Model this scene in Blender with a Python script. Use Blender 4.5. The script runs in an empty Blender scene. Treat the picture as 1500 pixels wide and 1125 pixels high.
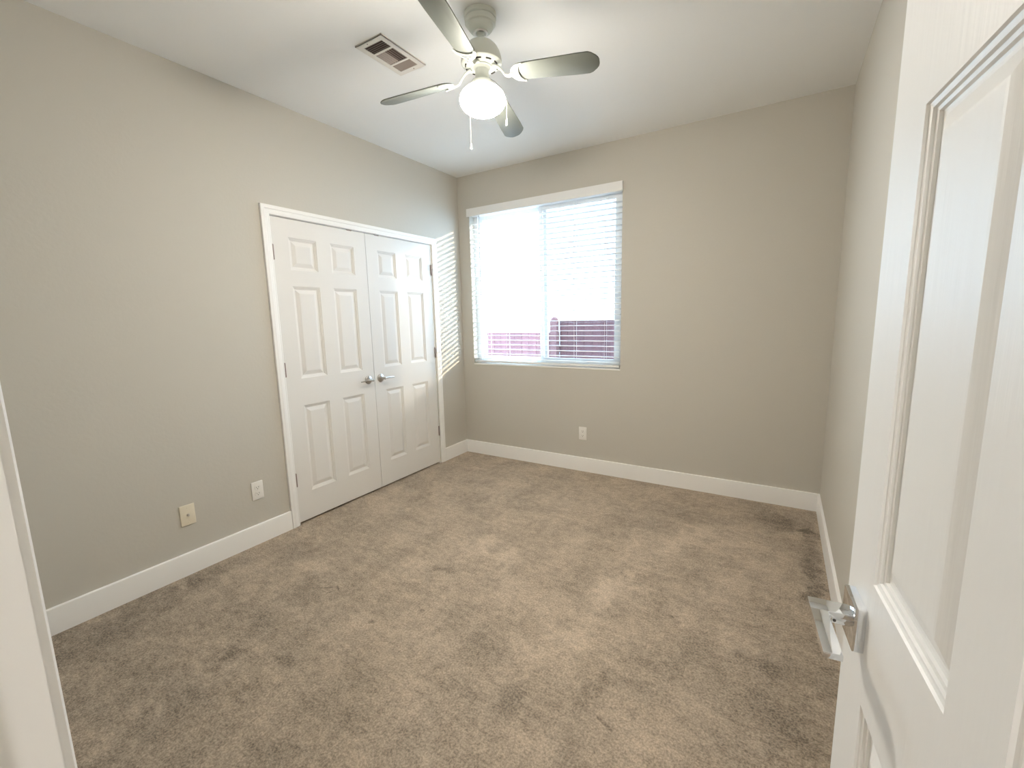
import bpy, bmesh, math, random
from mathutils import Vector, Matrix
random.seed(7)
S = bpy.context.scene
COL = S.collection
PI = math.pi

# ---------------------------------------------------------------- camera
cam_d = bpy.data.cameras.new('camera')
cam_d.sensor_fit = 'HORIZONTAL'; cam_d.sensor_width = 36.0
cam_d.lens = 641.48 / 1500 * 36.0
cam_d.clip_start = 0.01
cam = bpy.data.objects.new('camera', cam_d); COL.objects.link(cam)
CR = Vector((0.85341, 0.52074, -0.02273)); CU = Vector((-0.05907, 0.13995, 0.98839)); CF = Vector((-0.51788, 0.84217, -0.15020))
cam.matrix_world = Matrix(((CR.x, CU.x, -CF.x, 2.7571), (CR.y, CU.y, -CF.y, -3.5555), (CR.z, CU.z, -CF.z, 1.3828), (0, 0, 0, 1)))
S.camera = cam

# ---------------------------------------------------------------- world, sun, exposure
SKY = 5.2; SUN = 2.0; GLOBE = 84.0; HALL = 42.0
S.view_settings.view_transform = 'Standard'; S.view_settings.look = 'None'
S.view_settings.exposure = 1.64; S.view_settings.gamma = 1.0
S.view_settings.use_curve_mapping = False
S.cycles.max_bounces = 14; S.cycles.diffuse_bounces = 8; S.cycles.glossy_bounces = 6; S.cycles.transmission_bounces = 8
S.cycles.sample_clamp_indirect = 6.0
W = bpy.data.worlds.new('sky'); S.world = W; W.use_nodes = True
bg = W.node_tree.nodes['Background']
bg.inputs['Color'].default_value = (0.52, 0.76, 1.0, 1); bg.inputs['Strength'].default_value = SKY

def light(name, kind, loc, rot=(0, 0, 0), **kw):
    d = bpy.data.lights.new(name, kind)
    for k, v in kw.items(): setattr(d, k, v)
    o = bpy.data.objects.new(name, d); COL.objects.link(o); o.location = loc; o.rotation_euler = rot
    return o
sun = light('sun', 'SUN', (6, 5, 4), energy=SUN, angle=math.radians(2.0), color=(1.0, 0.86, 0.66))
sun.rotation_euler = Vector((-1.55, -1.0, -0.42)).to_track_quat('-Z', 'Y').to_euler()
# sampling portal for the daylight that enters through the window opening
po = light('window_portal', 'AREA', (0.88, 0.16, 1.66), (-PI / 2, 0, 0), shape='RECTANGLE', size=1.5, size_y=1.48)
po.data.cycles.is_portal = True

# ---------------------------------------------------------------- materials
def lin(c):
    return tuple((v / 12.92 if v <= .04045 else ((v + .055) / 1.055) ** 2.4) for v in c)
def rgb(r, g, b): return lin((r / 255, g / 255, b / 255)) + (1,)
def mat(name, col, rough=.5, metal=0.0, bump=None, spec=None, emit=None, coat=0):
    m = bpy.data.materials.new(name); m.use_nodes = True
    nt = m.node_tree; b = nt.nodes['Principled BSDF']
    b.inputs['Base Color'].default_value = col; b.inputs['Roughness'].default_value = rough; b.inputs['Metallic'].default_value = metal
    if spec is not None: b.inputs['Specular IOR Level'].default_value = spec
    if coat: b.inputs['Coat Weight'].default_value = coat
    if emit:
        b.inputs['Emission Color'].default_value = emit[0]; b.inputs['Emission Strength'].default_value = emit[1]
    if bump:   # (scale vector, detail, strength, distance)
        sc, det, st, dist = bump
        tc = nt.nodes.new('ShaderNodeTexCoord'); mp = nt.nodes.new('ShaderNodeMapping')
        mp.inputs['Scale'].default_value = sc
        n = nt.nodes.new('ShaderNodeTexNoise'); n.inputs['Scale'].default_value = 1; n.inputs['Detail'].default_value = det
        bp = nt.nodes.new('ShaderNodeBump'); bp.inputs['Strength'].default_value = st; bp.inputs['Distance'].default_value = dist
        nt.links.new(tc.outputs['Object'], mp.inputs['Vector']); nt.links.new(mp.outputs['Vector'], n.inputs['Vector'])
        nt.links.new(n.outputs['Fac'], bp.inputs['Height']); nt.links.new(bp.outputs['Normal'], b.inputs['Normal'])
    return m

M = {}
M['wall'] = mat('greige_wall_paint', (.565, .54, .485, 1), .62, spec=.25, bump=((55, 55, 55), 3, .16, .004))
M['ceil'] = mat('ceiling_paint', (.84, .845, .84, 1), .6, bump=((60, 60, 60), 3, .12, .003))
M['trim'] = mat('white_trim_paint', (.88, .87, .85, 1), .32)
M['door'] = mat('white_door_paint', (.76, .74, .71, 1), .48, spec=.3)
M['grain'] = mat('white_grained_door_paint', (.88, .875, .86, 1), .4, bump=((70, 70, 3.0), 4, .22, .004))
M['fan'] = mat('fan_white_enamel', (.66, .69, .64, 1), .35)
M['blade'] = mat('fan_blade_shaded_white', (.19, .203, .182, 1), .5)  # white blades darkened, their underside shade put into the colour
M['chrome'] = mat('polished_chrome', (.78, .80, .83, 1), .07, 1.0)
M['satin'] = mat('satin_nickel', (.60, .58, .56, 1), .28, 1.0)
M['chain'] = mat('bead_chain', (.10, .095, .08, 1), .5, .3)
M['hinge'] = mat('aged_nickel_hinge', (.30, .235, .21, 1), .42, .7)
M['plastic'] = mat('white_plastic', (.80, .78, .74, 1), .35)
M['ivory'] = mat('ivory_plastic', (.78, .71, .57, 1), .4)
M['dark'] = mat('dark_slot', (.05, .045, .04, 1), .6)
M['vent'] = mat('vent_white_metal', (.72, .69, .64, 1), .45)
M['louver'] = mat('vent_dark_louver', (.36, .31, .28, 1), .6)  # darker brown-grey than the vent frame
M['duct'] = mat('duct_shadow', (.12, .085, .075, 1), .8)  # dark brown sheet colour standing for the shade inside the duct
M['slat'] = mat('white_faux_wood_slat', (.84, .84, .83, 1), .4)
M['vinyl'] = mat('white_vinyl_frame', (.82, .83, .84, 1), .4)
M['cord'] = mat('white_cord', (.85, .85, .84, 1), .7)
M['wand'] = mat('clear_grey_wand', (.45, .46, .46, 1), .2)
M['hallwall'] = mat('hall_wall_paint', (.62, .59, .53, 1), .55)
M['post'] = mat('redwood_post', (.2, .09, .09, 1), .8, bump=((40, 40, 4), 3, .4, .004))

def board_mat(name, a, b, scale):
    m = bpy.data.materials.new(name); m.use_nodes = True; nt = m.node_tree; p = nt.nodes['Principled BSDF']
    p.inputs['Roughness'].default_value = .85
    tc = nt.nodes.new('ShaderNodeTexCoord'); mp = nt.nodes.new('ShaderNodeMapping'); mp.inputs['Scale'].default_value = scale
    n = nt.nodes.new('ShaderNodeTexNoise'); n.inputs['Scale'].default_value = 1; n.inputs['Detail'].default_value = 3
    r = nt.nodes.new('ShaderNodeValToRGB'); r.color_ramp.elements[0].position = .3; r.color_ramp.elements[1].position = .7
    r.color_ramp.elements[0].color = a; r.color_ramp.elements[1].color = b
    nt.links.new(tc.outputs['Object'], mp.inputs['Vector']); nt.links.new(mp.outputs['Vector'], n.inputs['Vector'])
    nt.links.new(n.outputs['Fac'], r.inputs['Fac']); nt.links.new(r.outputs['Color'], p.inputs['Base Color'])
    return m
M['fence'] = board_mat('weathered_redwood', (.105, .038, .042, 1), (.15, .062, .064, 1), (7, 7, .8))
M['ground'] = board_mat('pale_bounce_ground', (.47, .47, .47, 1), (.55, .55, .54, 1), (3, 3, 3))  # ground made pale to bounce daylight up to the ceiling

def glass_mat(name, tint, rough=0.0):
    m = bpy.data.materials.new(name); m.use_nodes = True; nt = m.node_tree
    for n in list(nt.nodes): nt.nodes.remove(n)
    out = nt.nodes.new('ShaderNodeOutputMaterial'); mx = nt.nodes.new('ShaderNodeMixShader')
    t = nt.nodes.new('ShaderNodeBsdfTransparent'); t.inputs['Color'].default_value = tint
    g = nt.nodes.new('ShaderNodeBsdfGlossy'); g.inputs['Roughness'].default_value = rough
    lw = nt.nodes.new('ShaderNodeLayerWeight'); pw = nt.nodes.new('ShaderNodeMath'); pw.operation = 'POWER'; pw.inputs[1].default_value = 4.0
    ma = nt.nodes.new('ShaderNodeMath'); ma.operation = 'MULTIPLY_ADD'; ma.inputs[1].default_value = .5; ma.inputs[2].default_value = .035
    nt.links.new(lw.outputs['Facing'], pw.inputs[0]); nt.links.new(pw.outputs[0], ma.inputs[0])
    nt.links.new(ma.outputs[0], mx.inputs['Fac']); nt.links.new(t.outputs[0], mx.inputs[1]); nt.links.new(g.outputs[0], mx.inputs[2])
    nt.links.new(mx.outputs[0], out.inputs['Surface'])
    return m
M['glass'] = glass_mat('window_glass', (.96, .97, .97, 1))
def screen_mat():
    m = bpy.data.materials.new('grey_insect_mesh'); m.use_nodes = True; nt = m.node_tree
    for n in list(nt.nodes): nt.nodes.remove(n)
    out = nt.nodes.new('ShaderNodeOutputMaterial'); mx = nt.nodes.new('ShaderNodeMixShader'); mx.inputs['Fac'].default_value = .34
    t = nt.nodes.new('ShaderNodeBsdfTransparent'); d = nt.nodes.new('ShaderNodeBsdfDiffuse'); d.inputs['Color'].default_value = (.06, .055, .065, 1)
    nt.links.new(t.outputs[0], mx.inputs[1]); nt.links.new(d.outputs[0], mx.inputs[2]); nt.links.new(mx.outputs[0], out.inputs['Surface'])
    return m
M['screen'] = screen_mat()
M['globe'] = mat('lit_frosted_globe', (.95, .93, .88, 1), .3, emit=((1.0, .93, .82, 1), GLOBE))
# emission dimmed on upward-facing glass, an added falloff to cut the ceiling hot spot
_nt = M['globe'].node_tree; _g = _nt.nodes.new('ShaderNodeNewGeometry'); _sx = _nt.nodes.new('ShaderNodeSeparateXYZ'); _mr = _nt.nodes.new('ShaderNodeMapRange')
_mr.interpolation_type = 'SMOOTHSTEP'; _mr.inputs['From Min'].default_value = .5; _mr.inputs['From Max'].default_value = -.5
_mr.inputs['To Min'].default_value = GLOBE * .03; _mr.inputs['To Max'].default_value = GLOBE
_nt.links.new(_g.outputs['Normal'], _sx.inputs[0]); _nt.links.new(_sx.outputs['Z'], _mr.inputs['Value'])
_nt.links.new(_mr.outputs['Result'], _nt.nodes['Principled BSDF'].inputs['Emission Strength'])
M['hall_diffuser'] = mat('lit_hall_diffuser', (.9, .9, .88, 1), .4, emit=((1.0, .97, .94, 1), HALL))

# worn carpet: pile speckle, broad wear, traffic streaks and individual stains
def carpet_mat():
    m = bpy.data.materials.new('taupe_cut_pile_carpet'); m.use_nodes = True; nt = m.node_tree; N = nt.nodes; L = nt.links
    p = N['Principled BSDF']; p.inputs['Roughness'].default_value = 1.0; p.inputs['Specular IOR Level'].default_value = .05
    p.inputs['Sheen Weight'].default_value = .12
    geo = N.new('ShaderNodeNewGeometry')
    def noise(scale, det=2, vec=None, rough=.5, dist=0):
        n = N.new('ShaderNodeTexNoise'); n.inputs['Scale'].default_value = scale; n.inputs['Detail'].default_value = det
        n.inputs['Roughness'].default_value = rough; n.inputs['Distortion'].default_value = dist
        L.new(vec or geo.outputs['Position'], n.inputs['Vector']); return n.outputs['Fac']
    def ramp(f, a, b, lo=0.0, hi=1.0):
        n = N.new('ShaderNodeMapRange'); n.inputs['From Min'].default_value = a; n.inputs['From Max'].default_value = b
        n.inputs['To Min'].default_value = lo; n.inputs['To Max'].default_value = hi; n.interpolation_type = 'SMOOTHSTEP'
        L.new(f, n.inputs['Value']); return n.outputs['Result']
    def math_(op, a, b):
        n = N.new('ShaderNodeMath'); n.operation = op
        for i, v in enumerate((a, b)):
            if isinstance(v, (int, float)): n.inputs[i].default_value = v
            else: L.new(v, n.inputs[i])
        return n.outputs[0]
    mp = N.new('ShaderNodeMapping'); mp.inputs['Rotation'].default_value = (0, 0, .35); mp.inputs['Scale'].default_value = (1.0, 3.2, 1)
    L.new(geo.outputs['Position'], mp.inputs['Vector'])
    mp2 = N.new('ShaderNodeMapping'); mp2.inputs['Rotation'].default_value = (0, 0, -.25); mp2.inputs['Scale'].default_value = (4.0, 1.0, 1)
    L.new(geo.outputs['Position'], mp2.inputs['Vector'])
    mp3 = N.new('ShaderNodeMapping'); mp3.inputs['Rotation'].default_value = (0, 0, .5); mp3.inputs['Scale'].default_value = (1.0, 3.0, 1)
    L.new(geo.outputs['Position'], mp3.inputs['Vector'])
    tone = math_('ADD', ramp(noise(1.7, 6, rough=.65, dist=.5), .3, .7, -.10, .10), ramp(noise(6.5, 8, rough=.75, dist=.6), .34, .66, -.12, .14))
    tone = math_('ADD', tone, ramp(noise(2.6, 4, mp.outputs['Vector'], .6, .5), .35, .7, -.09, .10))
    tone = math_('ADD', tone, ramp(noise(1.5, 4, mp2.outputs['Vector'], .6, .4), .35, .7, -.07, .10))
    tone = math_('ADD', tone, math_('ADD', ramp(noise(30, 5, rough=.8), .34, .66, -.16, .18), ramp(noise(14, 5, mp3.outputs['Vector'], .75), .36, .66, -.10, .12)))
    speck = noise(125, 4, rough=.8)
    tone = math_('ADD', tone, ramp(speck, .34, .66, -.42, .42))
    wob = noise(9, 4, rough=.7)
    # (x, y, radius x, radius y, rotation, amount) stains, broad darker areas and darker wall edges < 0, worn pale patches > 0
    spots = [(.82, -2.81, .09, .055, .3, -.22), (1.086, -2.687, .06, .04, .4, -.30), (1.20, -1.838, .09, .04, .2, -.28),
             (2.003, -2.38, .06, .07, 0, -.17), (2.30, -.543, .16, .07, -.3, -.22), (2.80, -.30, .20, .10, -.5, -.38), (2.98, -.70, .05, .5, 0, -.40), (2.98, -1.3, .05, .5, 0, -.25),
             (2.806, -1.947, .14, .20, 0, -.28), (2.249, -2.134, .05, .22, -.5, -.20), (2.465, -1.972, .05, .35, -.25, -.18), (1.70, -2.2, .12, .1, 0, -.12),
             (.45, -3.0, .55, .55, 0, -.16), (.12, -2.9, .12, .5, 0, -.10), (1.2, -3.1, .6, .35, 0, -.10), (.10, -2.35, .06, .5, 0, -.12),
             (1.081, -1.848, .14, .06, .4, .30), (2.121, -1.533, .09, .22, -.3, .42), (2.35, -.85, .07, .30, -.4, .25), (1.245, -1.54, .10, .16, .2, .25), (1.47, -1.547, .12, .10, .3, .28),
             (1.73, -1.867, .22, .18, 0, .20), (2.185, -1.018, .12, .30, -.3, .16), (.555, -2.182, .14, .05, .3, .30), (1.30, -2.43, .3, .12, .3, .10), (2.05, -2.0, .08, .3, -.4, .22), (2.60, -.70, .18, .22, 0, .14),
             (2.51, -1.425, .10, .4, -.2, .14)]
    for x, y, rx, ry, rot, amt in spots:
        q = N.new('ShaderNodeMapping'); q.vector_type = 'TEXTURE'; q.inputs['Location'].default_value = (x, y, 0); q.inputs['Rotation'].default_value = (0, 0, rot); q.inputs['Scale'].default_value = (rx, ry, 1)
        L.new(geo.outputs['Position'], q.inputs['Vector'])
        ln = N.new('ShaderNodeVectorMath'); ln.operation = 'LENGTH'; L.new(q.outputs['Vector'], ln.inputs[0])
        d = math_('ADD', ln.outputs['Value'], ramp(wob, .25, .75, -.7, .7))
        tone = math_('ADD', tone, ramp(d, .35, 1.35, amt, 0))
    # small dark pulls: four short tufts near the middle of the left half
    for x, y, rx, ry, rot in [(.80, -2.27, .035, .006, .6), (.85, -2.245, .03, .006, -.5), (.845, -2.29, .03, .005, 1.2), (1.21, -2.335, .02, .012, 0), (1.36, -2.16, .012, .012, 0), (2.32, -2.29, .05, .008, -.4), (2.40, -1.62, .012, .012, 0), (1.95, -2.10, .012, .01, 0)]:
        q = N.new('ShaderNodeMapping'); q.vector_type = 'TEXTURE'; q.inputs['Location'].default_value = (x, y, 0); q.inputs['Rotation'].default_value = (0, 0, rot); q.inputs['Scale'].default_value = (rx, ry, 1)
        L.new(geo.outputs['Position'], q.inputs['Vector'])
        ln = N.new('ShaderNodeVectorMath'); ln.operation = 'LENGTH'; L.new(q.outputs['Vector'], ln.inputs[0])
        tone = math_('ADD', tone, ramp(ln.outputs['Value'], .5, 1.4, -.45, 0))
    gain = math_('ADD', math_('MULTIPLY', tone, .8), 1.0)
    gain = math_('MAXIMUM', gain, .35)
    base = N.new('ShaderNodeMix'); base.data_type = 'RGBA'
    base.inputs[6].default_value = (.405, .331, .255, 1); base.inputs[7].default_value = (.43, .35, .268, 1)
    L.new(ramp(noise(3, 3), .35, .65), base.inputs[0])
    vm = N.new('ShaderNodeVectorMath'); vm.operation = 'SCALE'; L.new(base.outputs[2], vm.inputs[0]); L.new(gain, vm.inputs['Scale'])
    L.new(vm.outputs[0], p.inputs['Base Color'])
    bp = N.new('ShaderNodeBump'); bp.inputs['Strength'].default_value = .8; bp.inputs['Distance'].default_value = .008
    L.new(speck, bp.inputs['Height']); L.new(bp.outputs['Normal'], p.inputs['Normal'])
    return m
M['carpet'] = carpet_mat()

# ---------------------------------------------------------------- builders
def put(bm, x0, x1, y0, y1, z0, z1):
    vs = [bm.verts.new((x, y, z)) for x in (x0, x1) for y in (y0, y1) for z in (z0, z1)]
    for f in ((0, 1, 3, 2), (4, 6, 7, 5), (0, 4, 5, 1), (2, 3, 7, 6), (0, 2, 6, 4), (1, 5, 7, 3)):
        bm.faces.new([vs[i] for i in f])
    return vs
def bbox(*a, bevel=0, seg=2):
    bm = bmesh.new(); put(bm, *a)
    if bevel:
        bmesh.ops.bevel(bm, geom=bm.edges[:], offset=bevel, segments=seg, profile=.5, affect='EDGES')
    return bm
def boxes(lst):
    bm = bmesh.new()
    for b in lst: put(bm, *b)
    return bm
def lathe(prof, n=48, axis='Z', center=(0, 0, 0), caps=True):
    """prof: list of (radius, height) from one end to the other"""
    bm = bmesh.new(); rings = []
    for r, h in prof:
        ring = []
        for i in range(n):
            a = 2 * PI * i / n; c, s = r * math.cos(a), r * math.sin(a)
            v = {'Z': (c, s, h), 'X': (h, c, s), 'Y': (s, h, c)}[axis]
            ring.append(bm.verts.new(Vector(v) + Vector(center)))
        rings.append(ring)
    for a, b in zip(rings, rings[1:]):
        for i in range(n): bm.faces.new((a[i], a[(i + 1) % n], b[(i + 1) % n], b[i]))
    if caps:
        bm.faces.new(rings[0][::-1]); bm.faces.new(rings[-1])
    bmesh.ops.recalc_face_normals(bm, faces=bm.faces[:])
    return bm
def sweep(pts, rad, n=10, squash=None):
    """tube along points; rad scalar or list; squash=(a,b) scales the section across / along z"""
    bm = bmesh.new(); rings = []; P = [Vector(p) for p in pts]
    for i, p in enumerate(P):
        t = (P[min(i + 1, len(P) - 1)] - P[max(i - 1, 0)]).normalized()
        up = Vector((0, 0, 1)) if abs(t.z) < .95 else Vector((1, 0, 0))
        a = t.cross(up).normalized(); b = a.cross(t).normalized()
        r = rad[i] if isinstance(rad, (list, tuple)) else rad
        sa, sb = squash or (1, 1)
        rings.append([bm.verts.new(p + a * r * sa * math.cos(2 * PI * k / n) + b * r * sb * math.sin(2 * PI * k / n)) for k in range(n)])
    for a, b in zip(rings, rings[1:]):
        for i in range(n): bm.faces.new((a[i], a[(i + 1) % n], b[(i + 1) % n], b[i]))
    bm.faces.new(rings[0][::-1]); bm.faces.new(rings[-1])
    bmesh.ops.recalc_face_normals(bm, faces=bm.faces[:])
    return bm
def prism(outline, z0, z1, bevel=0):
    bm = bmesh.new()
    lo = [bm.verts.new((x, y, z0)) for x, y in outline]; hi = [bm.verts.new((x, y, z1)) for x, y in outline]
    n = len(outline)
    for i in range(n): bm.faces.new((lo[i], lo[(i + 1) % n], hi[(i + 1) % n], hi[i]))
    bm.faces.new(lo[::-1]); bm.faces.new(hi)
    bmesh.ops.recalc_face_normals(bm, faces=bm.faces[:])
    if bevel:
        ed = [e for e in bm.edges if abs(e.verts[0].co.z - e.verts[1].co.z) < 1e-6]
        bmesh.ops.bevel(bm, geom=ed, offset=bevel, segments=2, profile=.5, affect='EDGES')
    return bm
def merge(*bms):
    out = bmesh.new()
    for b in bms:
        me = bpy.data.meshes.new('t'); b.to_mesh(me); b.free(); out.from_mesh(me); bpy.data.meshes.remove(me)
    return out
def xform(bm, m): bm.transform(m); return bm
def obj(name, bm, m, parent=None, loc=(0, 0, 0), smooth=True, label=None):
    me = bpy.data.meshes.new(name); bm.to_mesh(me); bm.free()
    me.materials.append(M[m] if isinstance(m, str) else m)
    o = bpy.data.objects.new(name, me); COL.objects.link(o); o.location = loc
    if smooth:
        me.shade_smooth(); me.set_sharp_from_angle(angle=math.radians(32))
    if parent: o.parent = parent
    if label: o['label'] = label
    return o
def thing(name, label, cat, loc=(0, 0, 0), rz=0, group=None, structure=False):
    o = bpy.data.objects.new(name, None); COL.objects.link(o); o.location = loc; o.rotation_euler = (0, 0, rz)
    o.empty_display_size = .1
    return tag(o, label, cat, group, structure)
def tag(o, label, cat, group=None, structure=False):
    o['label'] = label; o['category'] = cat
    if group: o['group'] = group
    if structure: o['kind'] = 'structure'
    return o
def struct(name, bm, m, label, cat, smooth=False):
    return tag(obj(name, bm, m, smooth=smooth), label, cat, structure=True)

# ---------------------------------------------------------------- room shell
RW, RH, RD = 3.051, 2.725, 3.479           # width, height, depth (back wall y=0, front wall y=-RD)
CY0, CY1, CH = -1.908, -.433, 2.052        # closet opening
WX0, WX1, WZ0, WZ1 = .13, 1.63, .925, 2.40 # window opening
DX0, DX1, DHT = 2.212, 2.990, 2.055        # entry opening
T = .14
struct('floor', bbox(-.8, 4.4, -5.4, T, -.12, 0), 'carpet', 'worn taupe carpet with stains and pale traffic marks covering the room', 'carpet')
struct('ceiling', bbox(-.8, 4.4, -5.4, T, RH, RH + .12), 'ceil', 'plain pale ceiling carrying the fan and the air vent', 'ceiling')
struct('wall_left', boxes([(-.12, 0, -RD - .115, CY0, 0, RH), (-.12, 0, CY1, 0, 0, RH), (-.12, 0, CY0, CY1, CH, RH)]), 'wall',
       'greige wall on the left with the closet double doors in it', 'wall')
struct('wall_back', boxes([(-.12, WX0, 0, T, 0, RH), (WX1, RW + .12, 0, T, 0, RH), (WX0, WX1, 0, T, 0, WZ0), (WX0, WX1, 0, T, WZ1, RH)]), 'wall',
       'greige far wall with the window and one outlet', 'wall')
struct('wall_right', bbox(RW, RW + .12, -RD - .115, 0, 0, RH), 'wall', 'greige wall on the right, mostly behind the open white door', 'wall')
struct('wall_front', boxes([(0, DX0 - .018, -RD - .115, -RD, 0, RH), (DX1 + .018, RW, -RD - .115, -RD, 0, RH), (DX0 - .018, DX1 + .018, -RD - .115, -RD, DHT + .018, RH)]), 'wall',
       'greige wall around the doorway the photo is taken from', 'wall')
# hallway behind the doorway and inside of the closet keep stray daylight out
struct('wall_hall', boxes([(1.0, 1.1, -5.3, -RD - .115, 0, RH), (4.1, 4.2, -5.3, -RD - .115, 0, RH), (1.0, 4.2, -5.4, -5.3, 0, RH), (RW + .12, 4.2, -RD - .115, -RD, 0, RH)]), 'hallwall',
       'pale hallway walls outside the bedroom doorway', 'wall')
struct('wall_closet', boxes([(-.75, -.70, CY0 - .1, CY1 + .1, 0, RH), (-.70, -.12, CY0 - .15, CY0 - .1, 0, RH), (-.70, -.12, CY1 + .1, CY1 + .15, 0, RH)]), 'hallwall',
       'inside walls of the closet behind the white double doors', 'wall')

def baseboard(name, axis, a, b, at, sgn, label):
    """board standing on the wall line; axis = running direction, sgn = side it protrudes to"""
    prof = [(0, 0), (.014, 0), (.014, .1225), (.0135, .1248), (.0115, .1266), (.009, .1272), (0, .1272)]
    bm = bmesh.new(); ends = []
    for t in (a, b):
        ends.append([bm.verts.new((at + sgn * d, t, z) if axis == 'y' else (t, at + sgn * d, z)) for d, z in prof])
    n = len(prof)
    for i in range(n): bm.faces.new((ends[0][i], ends[0][(i + 1) % n], ends[1][(i + 1) % n], ends[1][i]))
    bm.faces.new(ends[0]); bm.faces.new(ends[1][::-1])
    bmesh.ops.recalc_face_normals(bm, faces=bm.faces[:])
    tag(obj(name, bm, 'trim'), label, 'baseboard', structure=True)
baseboard('baseboard_left', 'y', -RD, -1.966, 0, 1, 'long white baseboard under the two wall plates, left of the closet')
baseboard('baseboard_left', 'y', -.361, 0, 0, 1, 'short white baseboard between the closet casing and the far corner')
baseboard('baseboard_back', 'x', .014, RW - .014, 0, -1, 'white baseboard along the far wall below the window')
baseboard('baseboard_right', 'y', -RD, 0, RW, -1, 'white baseboard along the right wall beside the open door')
baseboard('baseboard_front', 'x', .014, DX0 - .062, -RD, 1, 'white baseboard on the doorway wall, left of the doorway')

CAS = [(0, 0), (0, .009), (.004, .0115), (.010, .0105), (.013, .0125), (.030, .0145), (.033, .0175), (.037, .016), (.050, .0175), (.0535, .017), (.0555, .015), (.0555, 0)]
def casing(name, a0, a1, top, place, label):
    """mitred door casing: place(u, z, d) maps a position along the wall, height and proud distance to the room"""
    bm = bmesh.new(); rows = []
    for o, d in CAS:
        rows.append([bm.verts.new(place(u, z, d)) for u, z in ((a0 - o, 0), (a0 - o, top + o), (a1 + o, top + o), (a1 + o, 0))])
    for r, s in zip(rows, rows[1:]):
        for i in range(3): bm.faces.new((r[i], r[i + 1], s[i + 1], s[i]))
    for i in range(3): bm.faces.new((rows[0][i], rows[0][i + 1], rows[-1][i + 1], rows[-1][i]))
    bm.faces.new([r[0] for r in rows]); bm.faces.new([r[3] for r in rows])
    bmesh.ops.recalc_face_normals(bm, faces=bm.faces[:])
    return tag(obj(name, bm, 'trim'), label, 'door casing', structure=True)
casing('trim_1', CY0 - .001, CY1 + .013, CH - .002, lambda u, z, d: (d, u, z), 'white stepped casing framing the closet double doors')
casing('trim_2', DX0 - .005, DX1 + .004, DHT + .004, lambda u, z, d: (u, -RD + d * .78, z), 'white casing of the entry doorway, its edge at the lower left')
struct('trim_3', boxes([(DX0 - .018, DX0, -RD - .115, -RD, 0, DHT), (DX1, DX1 + .018, -RD - .115, -RD, 0, DHT), (DX0 - .018, DX1 + .018, -RD - .115, -RD, DHT, DHT + .018),
                        (DX0, DX0 + .011, -RD - .083, -RD - .043, 0, DHT - .011), (DX1 - .011, DX1, -RD - .085, -RD - .045, 0, DHT - .011), (DX0, DX1, -RD - .075, -RD - .035, DHT - .011, DHT)]),
       'trim', 'white entry door jamb at the lower left edge of the view', 'door jamb')
struct('trim_4', boxes([(-.12, -.0005, CY0 - .002, CY0 + .003, 0, CH), (-.12, -.0005, CY1 - .003, CY1 + .002, 0, CH), (-.12, -.0005, CY0, CY1, CH - .004, CH + .001),
                        (-.075, -.042, CY0 + .003, CY1 - .003, CH - .022, CH - .004)]),
       'trim', 'white closet door jamb lining inside the closet casing', 'door jamb')

# ---------------------------------------------------------------- panelled doors
PROF = [(0, 0), (.0015, .0030), (.005, .0042), (.0075, .0046), (.0090, .0078), (.0135, .0088), (.0150, .0122), (.0185, .0130), (.0225, .0132), (.046, .0040), (.050, .0036)]
def panel_door(w, h, t, xs, zs, prof=PROF):
    """flat slab with recessed, raised-field panels on both faces; outward face is y=0"""
    bm = bmesh.new()
    X = sorted({0, w} | {v for p in xs for v in p}); Z = sorted({0, h} | {v for p in zs for v in p})
    for side in (0, 1):
        yy = (lambda d: -d) if side == 0 else (lambda d: -t + d)
        grid = {(i, j): bm.verts.new((x, yy(0), z)) for i, x in enumerate(X) for j, z in enumerate(Z)}
        for i in range(len(X) - 1):
            for j in range(len(Z) - 1):
                q = [grid[i, j], grid[i + 1, j], grid[i + 1, j + 1], grid[i, j + 1]]
                if (X[i], X[i + 1]) in xs and (Z[j], Z[j + 1]) in zs:
                    prev = q
                    for o, d in prof[1:]:
                        cur = [bm.verts.new((x, yy(d), z)) for x, z in ((X[i] + o, Z[j] + o), (X[i + 1] - o, Z[j] + o), (X[i + 1] - o, Z[j + 1] - o), (X[i] + o, Z[j + 1] - o))]
                        for k in range(4): bm.faces.new((prev[k], prev[(k + 1) % 4], cur[(k + 1) % 4], cur[k]))
                        prev = cur
                    bm.faces.new(prev)
                else:
                    bm.faces.new(q)
        if side == 0: front = grid
    nx, nz = len(X) - 1, len(Z) - 1
    for i in range(nx):
        for j in (0, nz): bm.faces.new((front[i, j], front[i + 1, j], grid[i + 1, j], grid[i, j]))
    for j in range(nz):
        for i in (0, nx): bm.faces.new((front[i, j], front[i, j + 1], grid[i, j + 1], grid[i, j]))
    bmesh.ops.recalc_face_normals(bm, faces=bm.faces[:])
    return bm
ZS = [(.199, .805), (.992, 1.604), (1.709, 1.914)]

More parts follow.
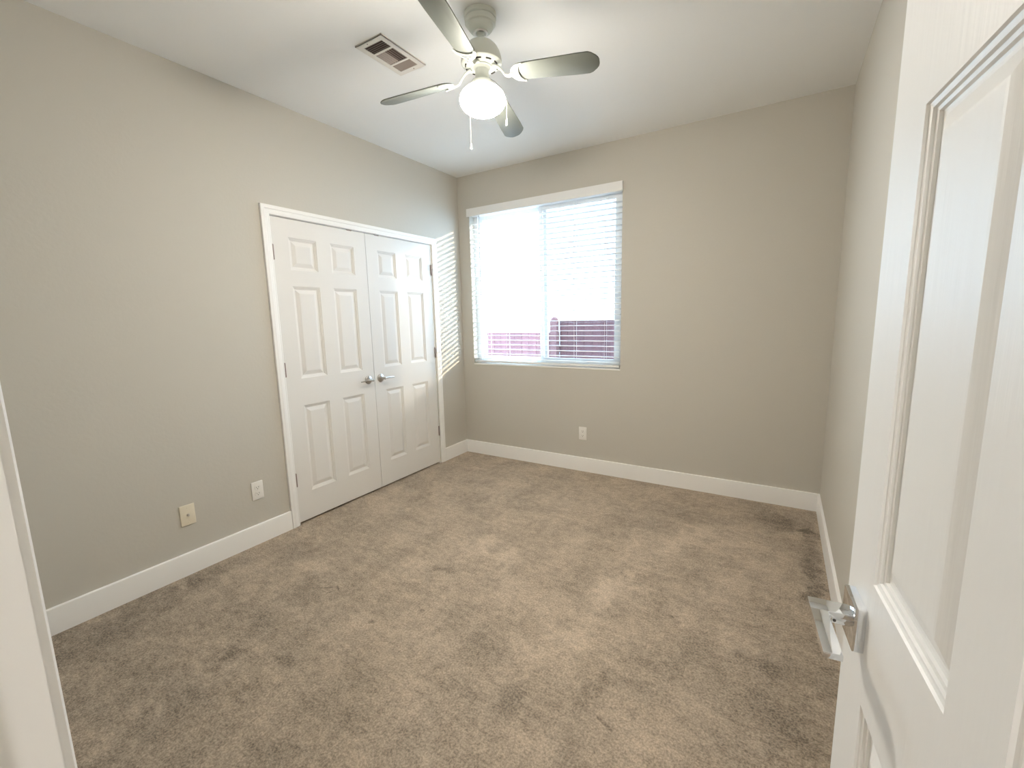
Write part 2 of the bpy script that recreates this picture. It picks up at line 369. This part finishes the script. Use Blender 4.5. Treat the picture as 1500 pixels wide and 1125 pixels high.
def hinge_bm(x, y, z):
    a = lathe([(.0035, -.048), (.0058, -.0455), (.0062, -.044), (.0062, -.0155), (.0054, -.015), (.0054, -.0145), (.0062, -.014), (.0062, .014), (.0054, .0145), (.0054, .015), (.0062, .0155), (.0062, .044), (.0058, .0455), (.0035, .048)], 14, 'Z', (x, y, z))
    return a
def closet_leaf(name, y_left, w, hinge_side, label):
    # local x runs towards -y in the room, local y is out of the closet
    root = thing(name, label, 'closet door', (-.003, y_left, .014), -PI / 2, structure=True)
    xs = [(.112, .312), (.423, w - .110)]
    obj('door_panel', panel_door(w, 2.030, .035, xs, ZS), 'door', root, smooth=False)
    hx = w + .003 if hinge_side else -.003
    for z in (1.811, 1.062, .308):
        obj('hinge', hinge_bm(hx, .0075, z), 'hinge', root, label='small brown nickel hinge knuckle')
    kx = .060 if hinge_side else w - .060
    s = 1 if hinge_side else -1
    hd = obj('lever_handle', merge(
        lathe([(.013, 0), (.0115, .012), (.0095, .022), (.0095, .05), (.011, .058), (.0095, .064), (.004, .066)], 20, 'Y', (kx, 0, .908)),
        sweep([(kx - s * .010, .056, .909), (kx + s * .012, .057, .9095), (kx + s * .04, .058, .911), (kx + s * .07, .055, .909), (kx + s * .092, .048, .907), (kx + s * .106, .045, .906)],
              [.0075, .0085, .0075, .0065, .006, .0045], 12, (.75, 1.0))), 'satin', root, label='satin nickel lever')
    obj('rose', lathe([(.034, 0), (.034, .003), (.0325, .006), (.028, .0095), (.020, .0125), (.013, .0145), (.006, .015)], 36, 'Y', (kx, 0, .908)), 'satin', hd)
    cx = .14 if hinge_side else w - .115
    obj('ball_catch', bbox(cx - .022, cx + .022, -.010, .0008, 2.026, 2.036), 'hinge', root, label='small dark catch on the top edge')
    return root
closet_leaf('door_1', -1.1685, .7335, True, 'left white six-panel closet door, hinged on the side nearer the wall outlet')
closet_leaf('door_2', -.4385, .7265, False, 'right white six-panel closet door, hinged on the side nearer the window')

# open entry door on the right
U = Vector((.097, -.995, 0)).normalized()
free = Vector((2.876, -2.707, .012)); hingep = free + U * .762
ent = thing('door_3', 'open white six-panel entry door with chrome square lever, large at the right', 'door', hingep, math.atan2(-U.y, -U.x), structure=True)
sx = lambda s: .762 - s
EX = [(sx(.650), sx(.427)), (sx(.335), sx(.114))]
EZ = [(.199, .803), (.992, 1.608), (1.722, 1.914)]
obj('door_panel', panel_door(.762, 2.030, .035, EX, EZ), 'grain', ent, smooth=False)
obj('latch_plate', bbox(.7615, .7626, -.030, -.005, .885, .940, bevel=.0004), 'satin', ent, label='small metal latch plate on the door edge')
hz = .913
lv = obj('lever_handle', merge(
    lathe([(.0125, .013), (.0125, .036), (.0105, .037), (.0105, .045)], 28, 'Y', (sx(.0715), 0, hz - .004)),
    xform(bbox(sx(.185), sx(.056), .042, .0645, hz - .0005, hz + .0085, bevel=.0012), Matrix()),
    bbox(sx(.087), sx(.056), .012, .0645, hz + .0002, hz + .0088, bevel=.0012)), 'chrome', ent, label='polished chrome flat-bar lever')
obj('rose', bbox(sx(.105), sx(.039), 0, .0145, .877, .945, bevel=.0015), 'chrome', lv, label='square polished chrome rose')
obj('set_screw', lathe([(.0022, 0), (.0022, .0006)], 12, 'X', (sx(.0715) - .0131, .033, hz - .006)), 'dark', lv)
for z in (1.80, 1.0, .22):
    obj('hinge', hinge_bm(-.004, -.040, z), 'satin', ent)

# ---------------------------------------------------------------- window
win = thing('window_1', 'bright two-pane window in the far wall behind the blinds', 'window', (WX0, 0, WZ0), structure=True)
ww, wh = WX1 - WX0, WZ1 - WZ0
obj('frame', boxes([(0, .045, .075, .135, 0, wh), (ww - .045, ww, .075, .135, 0, wh), (.045, ww - .045, .075, .135, 0, .045), (.045, ww - .045, .075, .135, wh - .045, wh)]), 'vinyl', win, smooth=False)
def sash(x0, x1, y0, y1, name):
    s = obj(name, boxes([(x0, x0 + .036, y0, y1, .045, wh - .045), (x1 - .036, x1, y0, y1, .045, wh - .045), (x0 + .036, x1 - .036, y0, y1, .045, .081), (x0 + .036, x1 - .036, y0, y1, wh - .081, wh - .045)]), 'vinyl', win, smooth=False)
    ym = (y0 + y1) / 2
    obj('pane', bbox(x0 + .036, x1 - .036, ym - .002, ym + .002, .081, wh - .081), 'glass', s, smooth=False)
    return s
sash(.045, .776, .106, .128, 'sash')
r = sash(.713, ww - .045, .080, .102, 'sash')
obj('insect_screen', bbox(.752, ww - .047, .1315, .1325, .05, wh - .05), 'screen', win, smooth=False, label='fine grey insect mesh over the right half')
obj('sill', bbox(0.001, ww - .001, -.004, .075, 0, .012, bevel=.002), 'trim', win)

# blinds, hung inside the opening with the valance over its head
bl = thing('window_blind', 'white horizontal slat blind with open slats hanging in the window', 'blind', ((WX0 + WX1) / 2, .032, WZ0))
bw = ww / 2 - .012
vm = []
obj('valance', boxes([(.111 - .88, 1.634 - .88, -.052, -.040, 2.345 - WZ0, 2.417 - WZ0), (.111 - .88, .123 - .88, -.040, -.033, 2.345 - WZ0, 2.417 - WZ0), (1.622 - .88, 1.634 - .88, -.040, -.033, 2.345 - WZ0, 2.417 - WZ0)]), 'slat', bl, smooth=False)
obj('headrail', bbox(-bw, bw, -.028, .028, 2.352 - WZ0, 2.394 - WZ0), 'slat', bl, smooth=False)
obj('bottom_rail', bbox(-bw, bw, -.027, .027, .022, .041, bevel=.004), 'slat', bl)
pitch = .0445; nsl = 30
def slat_bm():
    bm = bmesh.new(); prof = []
    for i in range(7):
        y = -.025 + .05 * i / 6; prof.append((y, .0022 * (1 - (y / .025) ** 2) + .0017))
    for i in range(6, -1, -1):
        y = -.025 + .05 * i / 6; prof.append((y, .0022 * (1 - (y / .025) ** 2) - .0017))
    e = [[bm.verts.new((x, y, z)) for y, z in prof] for x in (-bw, bw)]
    n = len(prof)
    for i in range(n): bm.faces.new((e[0][i], e[0][(i + 1) % n], e[1][(i + 1) % n], e[1][i]))
    bm.faces.new(e[0]); bm.faces.new(e[1][::-1]); bmesh.ops.recalc_face_normals(bm, faces=bm.faces[:])
    bm.transform(Matrix.Rotation(math.radians(-3), 4, 'X'))
    return bm
s0 = obj('slat', slat_bm(), 'slat', bl, (0, 0, .062))
for i in range(1, nsl):
    c = s0.copy(); COL.objects.link(c); c.parent = bl; c.location = (0, 0, .062 + pitch * i)
for x in (.306, .521, .868, 1.215, 1.49):
    obj('ladder_cord', merge(*[sweep([(x - .88, y, .04), (x - .88, y, 2.352 - WZ0)], .0011, 6) for y in (-.027, .027)]), 'cord', bl)
obj('tilt_wand', sweep([(.245 - .88, -.034, 2.345 - WZ0), (.243 - .88, -.036, 1.98 - WZ0), (.242 - .88, -.036, 1.60 - WZ0)], .0035, 8), 'wand', bl, label='thin grey tilt wand near the left end')

# ---------------------------------------------------------------- yard seen through the window
struct('ground', bbox(-14, 14, T + .002, 16, -.55, -.45), 'ground', 'pale grey ground outside the window, lightened to bounce daylight', 'ground')
fe = thing('wood_fence', 'lower red wood fence outside the window, at the left', 'fence', (-4.6, 3.0, -.45))
obj('fence_boards', boxes([(x * .142, x * .142 + .138, -.01 if x % 2 else -.012, .01, 0, 1.574) for x in range(30)]), 'fence', fe, smooth=False)
obj('rail', boxes([(0, 4.26, .011, .05, .25, .34), (0, 4.26, .011, .05, 1.25, 1.34)]), 'fence', fe, smooth=False)
fe2 = thing('wood_fence', 'taller red wood fence outside the window, at the right', 'fence', (-.33, 3.0, -.45))
obj('fence_boards', boxes([(x * .142, x * .142 + .138, -.01 if x % 2 else -.012, .01, 0, 1.73) for x in range(40)]), 'fence', fe2, smooth=False)
obj('cap_rail', bbox(0, 5.68, -.018, .04, 1.731, 1.765, bevel=.004), 'fence', fe2)
po_ = tag(obj('fence_post', merge(bbox(-.055, .055, -.055, .055, 0.001, 1.765), lathe([(.062, 1.765), (.062, 1.778), (.056, 1.795), (.044, 1.812), (.026, 1.824), (.004, 1.829)], 24)), 'post', loc=(-.392, 2.925, -.45)),
          'red fence post with a rounded cap where the two fences meet', 'post')

# ---------------------------------------------------------------- wall plates
def plate_bm(w, h, d, b):
    # local: x across, y out of the wall, z up
    return bbox(-w / 2, w / 2, 0, d, -h / 2, h / 2, bevel=b, seg=3)
def outlet(label, loc, rz):
    t = thing('wall_outlet', label, 'outlet', loc, rz)
    obj('cover_plate', plate_bm(.072, .116, .0065, .0028), 'plastic', t)
    for s in (1, -1):
        zc = s * .0195
        pts = []
        for i in range(28):
            a = 2 * PI * i / 28; x = .0175 * math.cos(a); z = max(-.0135, min(.0135, .0175 * math.sin(a))); pts.append((x, z))
        f = obj('receptacle', xform(prism(pts, 0, .0085), Matrix(((1, 0, 0, 0), (0, 0, 1, 0), (0, 1, 0, zc), (0, 0, 0, 1)))), 'plastic', t)
        obj('slots', merge(bbox(-.0075, -.0055, .008, .0088, zc - .001, zc + .0075), bbox(.0055, .0075, .008, .0088, zc - .001, zc + .0065), lathe([(.0026, .008), (.0026, .0088)], 12, 'Y', (0, 0, zc - .0075))), 'dark', f, label='dark plug slots')
    obj('screw', lathe([(.0032, .0065), (.003, .0076), (.001, .0079)], 12, 'Y'), 'plastic', t)
    return t
outlet('white duplex outlet on the left wall, beside the closet casing', (0, -2.163, .344), -PI / 2)
outlet('white duplex outlet on the far wall below the window', (1.301, 0, .348), PI)
cp = thing('cable_plate', 'ivory cable wall plate with one round jack, left of the white outlet', 'wall plate', (0, -2.547, .340), -PI / 2)
obj('cover_plate', plate_bm(.073, .117, .0065, .0028), 'ivory', cp)
obj('coax_jack', lathe([(.0075, .006), (.0075, .009), (.0055, .0092), (.0055, .017), (.0045, .018), (.001, .018)], 16, 'Y'), 'satin', cp, label='small metal jack in the middle')
for z in (.042, -.042): obj('screw', lathe([(.003, .0065), (.0028, .0074), (.001, .0077)], 12, 'Y', (0, 0, z)), 'ivory', cp)

# ---------------------------------------------------------------- ceiling vent
VX0, VX1, VY0, VY1 = .877, 1.060, -1.905, -1.596
vw, vl = VX1 - VX0, VY1 - VY0
ve = thing('ceiling_vent', 'white rectangular air register with darker louvers on the ceiling beside the fan', 'vent', ((VX0 + VX1) / 2, (VY0 + VY1) / 2, RH))
secs = [(-vl / 2 + .030, -vl / 2 + .092), (-vl / 2 + .104, vl / 2 - .104), (vl / 2 - .092, vl / 2 - .030)]
ix = vw / 2 - .030
fr = [(-vw / 2, -ix, -vl / 2, vl / 2), (ix, vw / 2, -vl / 2, vl / 2)]
ys = [-vl / 2] + [v for s in secs for v in s] + [vl / 2]
for a, b in zip(ys[::2], ys[1::2]): fr.append((-ix, ix, a, b))
fb = boxes([(x0, x1, y0, y1, -.0075, -.005) for x0, x1, y0, y1 in fr])
rim = boxes([(-vw / 2, -vw / 2 + .003, -vl / 2, vl / 2, -.0075, 0), (vw / 2 - .003, vw / 2, -vl / 2, vl / 2, -.0075, 0), (-vw / 2, vw / 2, -vl / 2, -vl / 2 + .003, -.0075, 0), (-vw / 2, vw / 2, vl / 2 - .003, vl / 2, -.0075, 0)])
obj('frame', merge(fb, rim), 'vent', ve, smooth=False)
obj('duct_shade_sheet', bbox(-ix - .005, ix + .005, secs[0][0] - .005, secs[2][1] + .005, -.0012, -.0004), 'duct', ve, smooth=False, label='dark sheet painted as duct shade behind the louvers')
def louv(center, size, rot):
    bm = bbox(-size[0] / 2, size[0] / 2, -size[1] / 2, size[1] / 2, -.0004, .0004)
    return xform(bm, Matrix.Translation(center) @ rot)
k = 8
obj('louvers', merge(*[louv((-ix + (i + .5) * 2 * ix / k, 0, -.0042), (.009, secs[1][1] - secs[1][0]), Matrix.Rotation(math.radians(-32 if i < k / 2 else 32), 4, 'Y')) for i in range(k)]), 'louver', ve, smooth=False)
for si, sg in ((0, 1), (2, -1)):
    a, b = secs[si]; k2 = 5
    obj('louvers', merge(*[louv((0, a + (i + .5) * (b - a) / k2, -.0042), (2 * ix, .0095), Matrix.Rotation(math.radians(32 * sg), 4, 'X')) for i in range(k2)]), 'louver', ve, smooth=False)
for s in (1, -1):
    obj('screw', lathe([(.0035, -.0075), (.003, -.0088), (.001, -.009)], 12, 'Z', (s * .02, s * (vl / 2 - .015), 0)), 'hinge', ve)

# ---------------------------------------------------------------- ceiling fan
FX, FY = 1.5245, -1.751
fan = thing('ceiling_fan', 'white four-blade ceiling fan with a lit round glass globe', 'ceiling fan', (FX, FY, RH))
Z = lambda z: z - RH
obj('canopy', lathe([(.066, 0), (.0715, -.002), (.0725, -.006), (.0725, -.019), (.0705, -.0215), (.0660, -.0225), (.0650, -.025), (.0690, -.0270), (.0700, -.030), (.0690, -.040), (.0650, -.0455), (.0585, -.0475), (.0570, -.0495), (.0570, -.053), (.0540, -.061), (.0470, -.0685), (.0380, -.0735), (.0330, -.0750)], 56), 'fan', fan)
cn = obj('collar_ring', lathe([(.033, -.0745), (.0335, -.0775), (.0310, -.0795), (.0260, -.0800), (.0225, -.0790), (.0210, -.0760), (.0205, -.0700)], 48, caps=False), 'plastic', fan, label='white ring around the rod')
obj('downrod', merge(lathe([(.013, Z(2.66)), (.013, Z(2.59))], 28), lathe([(.006, Z(2.655)), (.016, Z(2.652)), (.019, Z(2.645)), (.016, Z(2.638)), (.006, Z(2.635))], 28)), 'fan', fan)
obj('motor_housing', lathe([(.016, Z(2.618)), (.020, Z(2.617)), (.024, Z(2.6125)), (.040, Z(2.609)), (.058, Z(2.601)), (.073, Z(2.586)), (.084, Z(2.566)), (.0905, Z(2.545)), (.0925, Z(2.528)), (.0915, Z(2.522)), (.087, Z(2.518)), (.078, Z(2.514)), (.060, Z(2.511)), (.046, Z(2.510)), (.046, Z(2.506)), (.040, Z(2.505))], 64), 'fan', fan)
# vent slots in the underside of the motor
def slot(a):
    o = []
    for q in range(7): t = a - .17 + .34 * q / 6; o.append((.0755 * math.cos(t), .0755 * math.sin(t)))
    for q in range(6, -1, -1): t = a - .17 + .34 * q / 6; o.append((.0705 * math.cos(t), .0705 * math.sin(t)))
    return prism(o, Z(2.5095), Z(2.5155))
for i in range(10): obj('cooling_slot', slot(2 * PI * i / 10 + .1), 'dark', fan, label='dark cooling slot under the motor')
obj('switch_housing', lathe([(.040, Z(2.506)), (.036, Z(2.502)), (.0315, Z(2.497)), (.0305, Z(2.490)), (.0305, Z(2.462)), (.033, Z(2.456)), (.044, Z(2.450)), (.0475, Z(2.444)), (.0475, Z(2.433)), (.045, Z(2.430))], 48), 'fan', fan)
obj('light_globe', lathe([(.043, Z(2.436)), (.045, Z(2.429)), (.060, Z(2.424)), (.080, Z(2.413)), (.094, Z(2.400)), (.1020, Z(2.385)), (.1045, Z(2.371)), (.1030, Z(2.358)), (.0965, Z(2.344)), (.084, Z(2.331)), (.067, Z(2.3195)), (.046, Z(2.3105)), (.023, Z(2.305)), (.004, Z(2.3035))], 64), 'globe', fan, label='glowing frosted glass globe')

def blade_outline():
    w0, w1, r0, r1 = .046, .056, .150, .530
    o = []
    for i in range(13):   # rounded root
        a = PI / 2 + PI * i / 12; o.append((r0 + .045 + .045 * math.cos(a), w0 * math.sin(a)))
    o += [(r0 + .12, -.0495), (r1 - .10, -w1), (r1 - .045, -w1), (r1 - .030, -w1 + .006), (r1 - .012, -.034), (r1 - .003, -.022), (r1, -.010), (r1, .010), (r1 - .003, .022), (r1 - .012, .034), (r1 - .030, w1 - .006), (r1 - .045, w1), (r1 - .10, w1), (r0 + .12, .0495)]
    return o
def crescent():
    # moon-shaped blade holder, horns pointing outwards
    o = []
    for i in range(17):
        a = PI * .5 + PI * i / 16; o.append((.198 + .060 * math.cos(a), .051 * math.sin(a)))
    for i in range(16, -1, -1):
        a = PI * .5 + PI * i / 16; o.append((.206 + .030 * math.cos(a), .047 * math.sin(a)))
    return o
AZ0, PITCH = .238, -.247
for k in range(4):
    droop = (.066, .125, .066, -.045)[k]
    mtx = Matrix.Translation((0, 0, Z(2.473))) @ Matrix.Rotation(AZ0 + k * PI / 2, 4, 'Z') @ Matrix.Rotation(droop, 4, 'Y') @ Matrix.Rotation(PITCH, 4, 'X')
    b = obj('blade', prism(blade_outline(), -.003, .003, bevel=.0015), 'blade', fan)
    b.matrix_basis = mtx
    inv = mtx.inverted()
    a = AZ0 + k * PI / 2; c, s = math.cos(a), math.sin(a)
    path = [inv @ Vector((r * c, r * s, Z(z))) for r, z in ((.052, 2.507), (.066, 2.503), (.082, 2.494), (.098, 2.478), (.112, 2.464 - droop * .1), (.128, 2.459 - droop * .12))]
    arm = sweep(path + [Vector((.150, 0, -.0065))], [.012, .011, .0095, .0085, .0085, .010, .013], 12, (1.0, .55))
    moon = prism(crescent(), -.0085, -.0032, bevel=.0012)
    ridge = prism([(.172 + .020 * math.cos(PI * .5 + PI * i / 14), .036 * math.sin(PI * .5 + PI * i / 14)) for i in range(15)] + [(.172 + .012 * math.cos(PI * .5 + PI * i / 14), .031 * math.sin(PI * .5 + PI * i / 14)) for i in range(14, -1, -1)], -.0108, -.008, bevel=.0008)
    scr = [lathe([(.0045, -.0085), (.004, -.0105), (.001, -.0112)], 12, 'Z', (x, y, 0)) for x, y in ((.200, .046), (.200, -.046), (.152, 0))]
    obj('blade_bracket', merge(arm, moon, ridge, *scr), 'fan', b)
# pull chains drape over the globe and hang free
def chain(ox, oy, zb, label):
    d = Vector((ox, oy, 0)).normalized()
    pts = [d * .030 + Vector((0, 0, Z(2.466))), d * .060 + Vector((0, 0, Z(2.448))), d * .085 + Vector((0, 0, Z(2.424))), Vector((ox, oy, Z(2.385))), Vector((ox, oy, Z(zb + .03)))]
    c = obj('pull_chain', sweep(pts, .0008, 6), 'chain', fan, label=label)
    obj('pull_knob', lathe([(.001, Z(zb + .029)), (.0025, Z(zb + .026)), (.0038, Z(zb + .016)), (.0046, Z(zb + .006)), (.004, Z(zb + .001)), (.0015, Z(zb))], 16, 'Z', (ox, oy, 0)), 'fan', c)
chain(-.1000, .0370, 2.190, 'longer pull chain on the closet side')
chain(.0900, .0610, 2.262, 'shorter pull chain on the window side')

# ---------------------------------------------------------------- hallway lamp behind the viewer
hl = thing('hall_light', 'flush round lamp on the hallway ceiling outside the doorway', 'lamp', (2.95, -4.6, RH))
obj('base', lathe([(.15, 0), (.155, -.004), (.155, -.020), (.150, -.024)], 40), 'fan', hl)
obj('diffuser', lathe([(.146, -.022), (.144, -.040), (.128, -.062), (.095, -.080), (.05, -.090), (.004, -.092)], 40), 'hall_diffuser', hl)
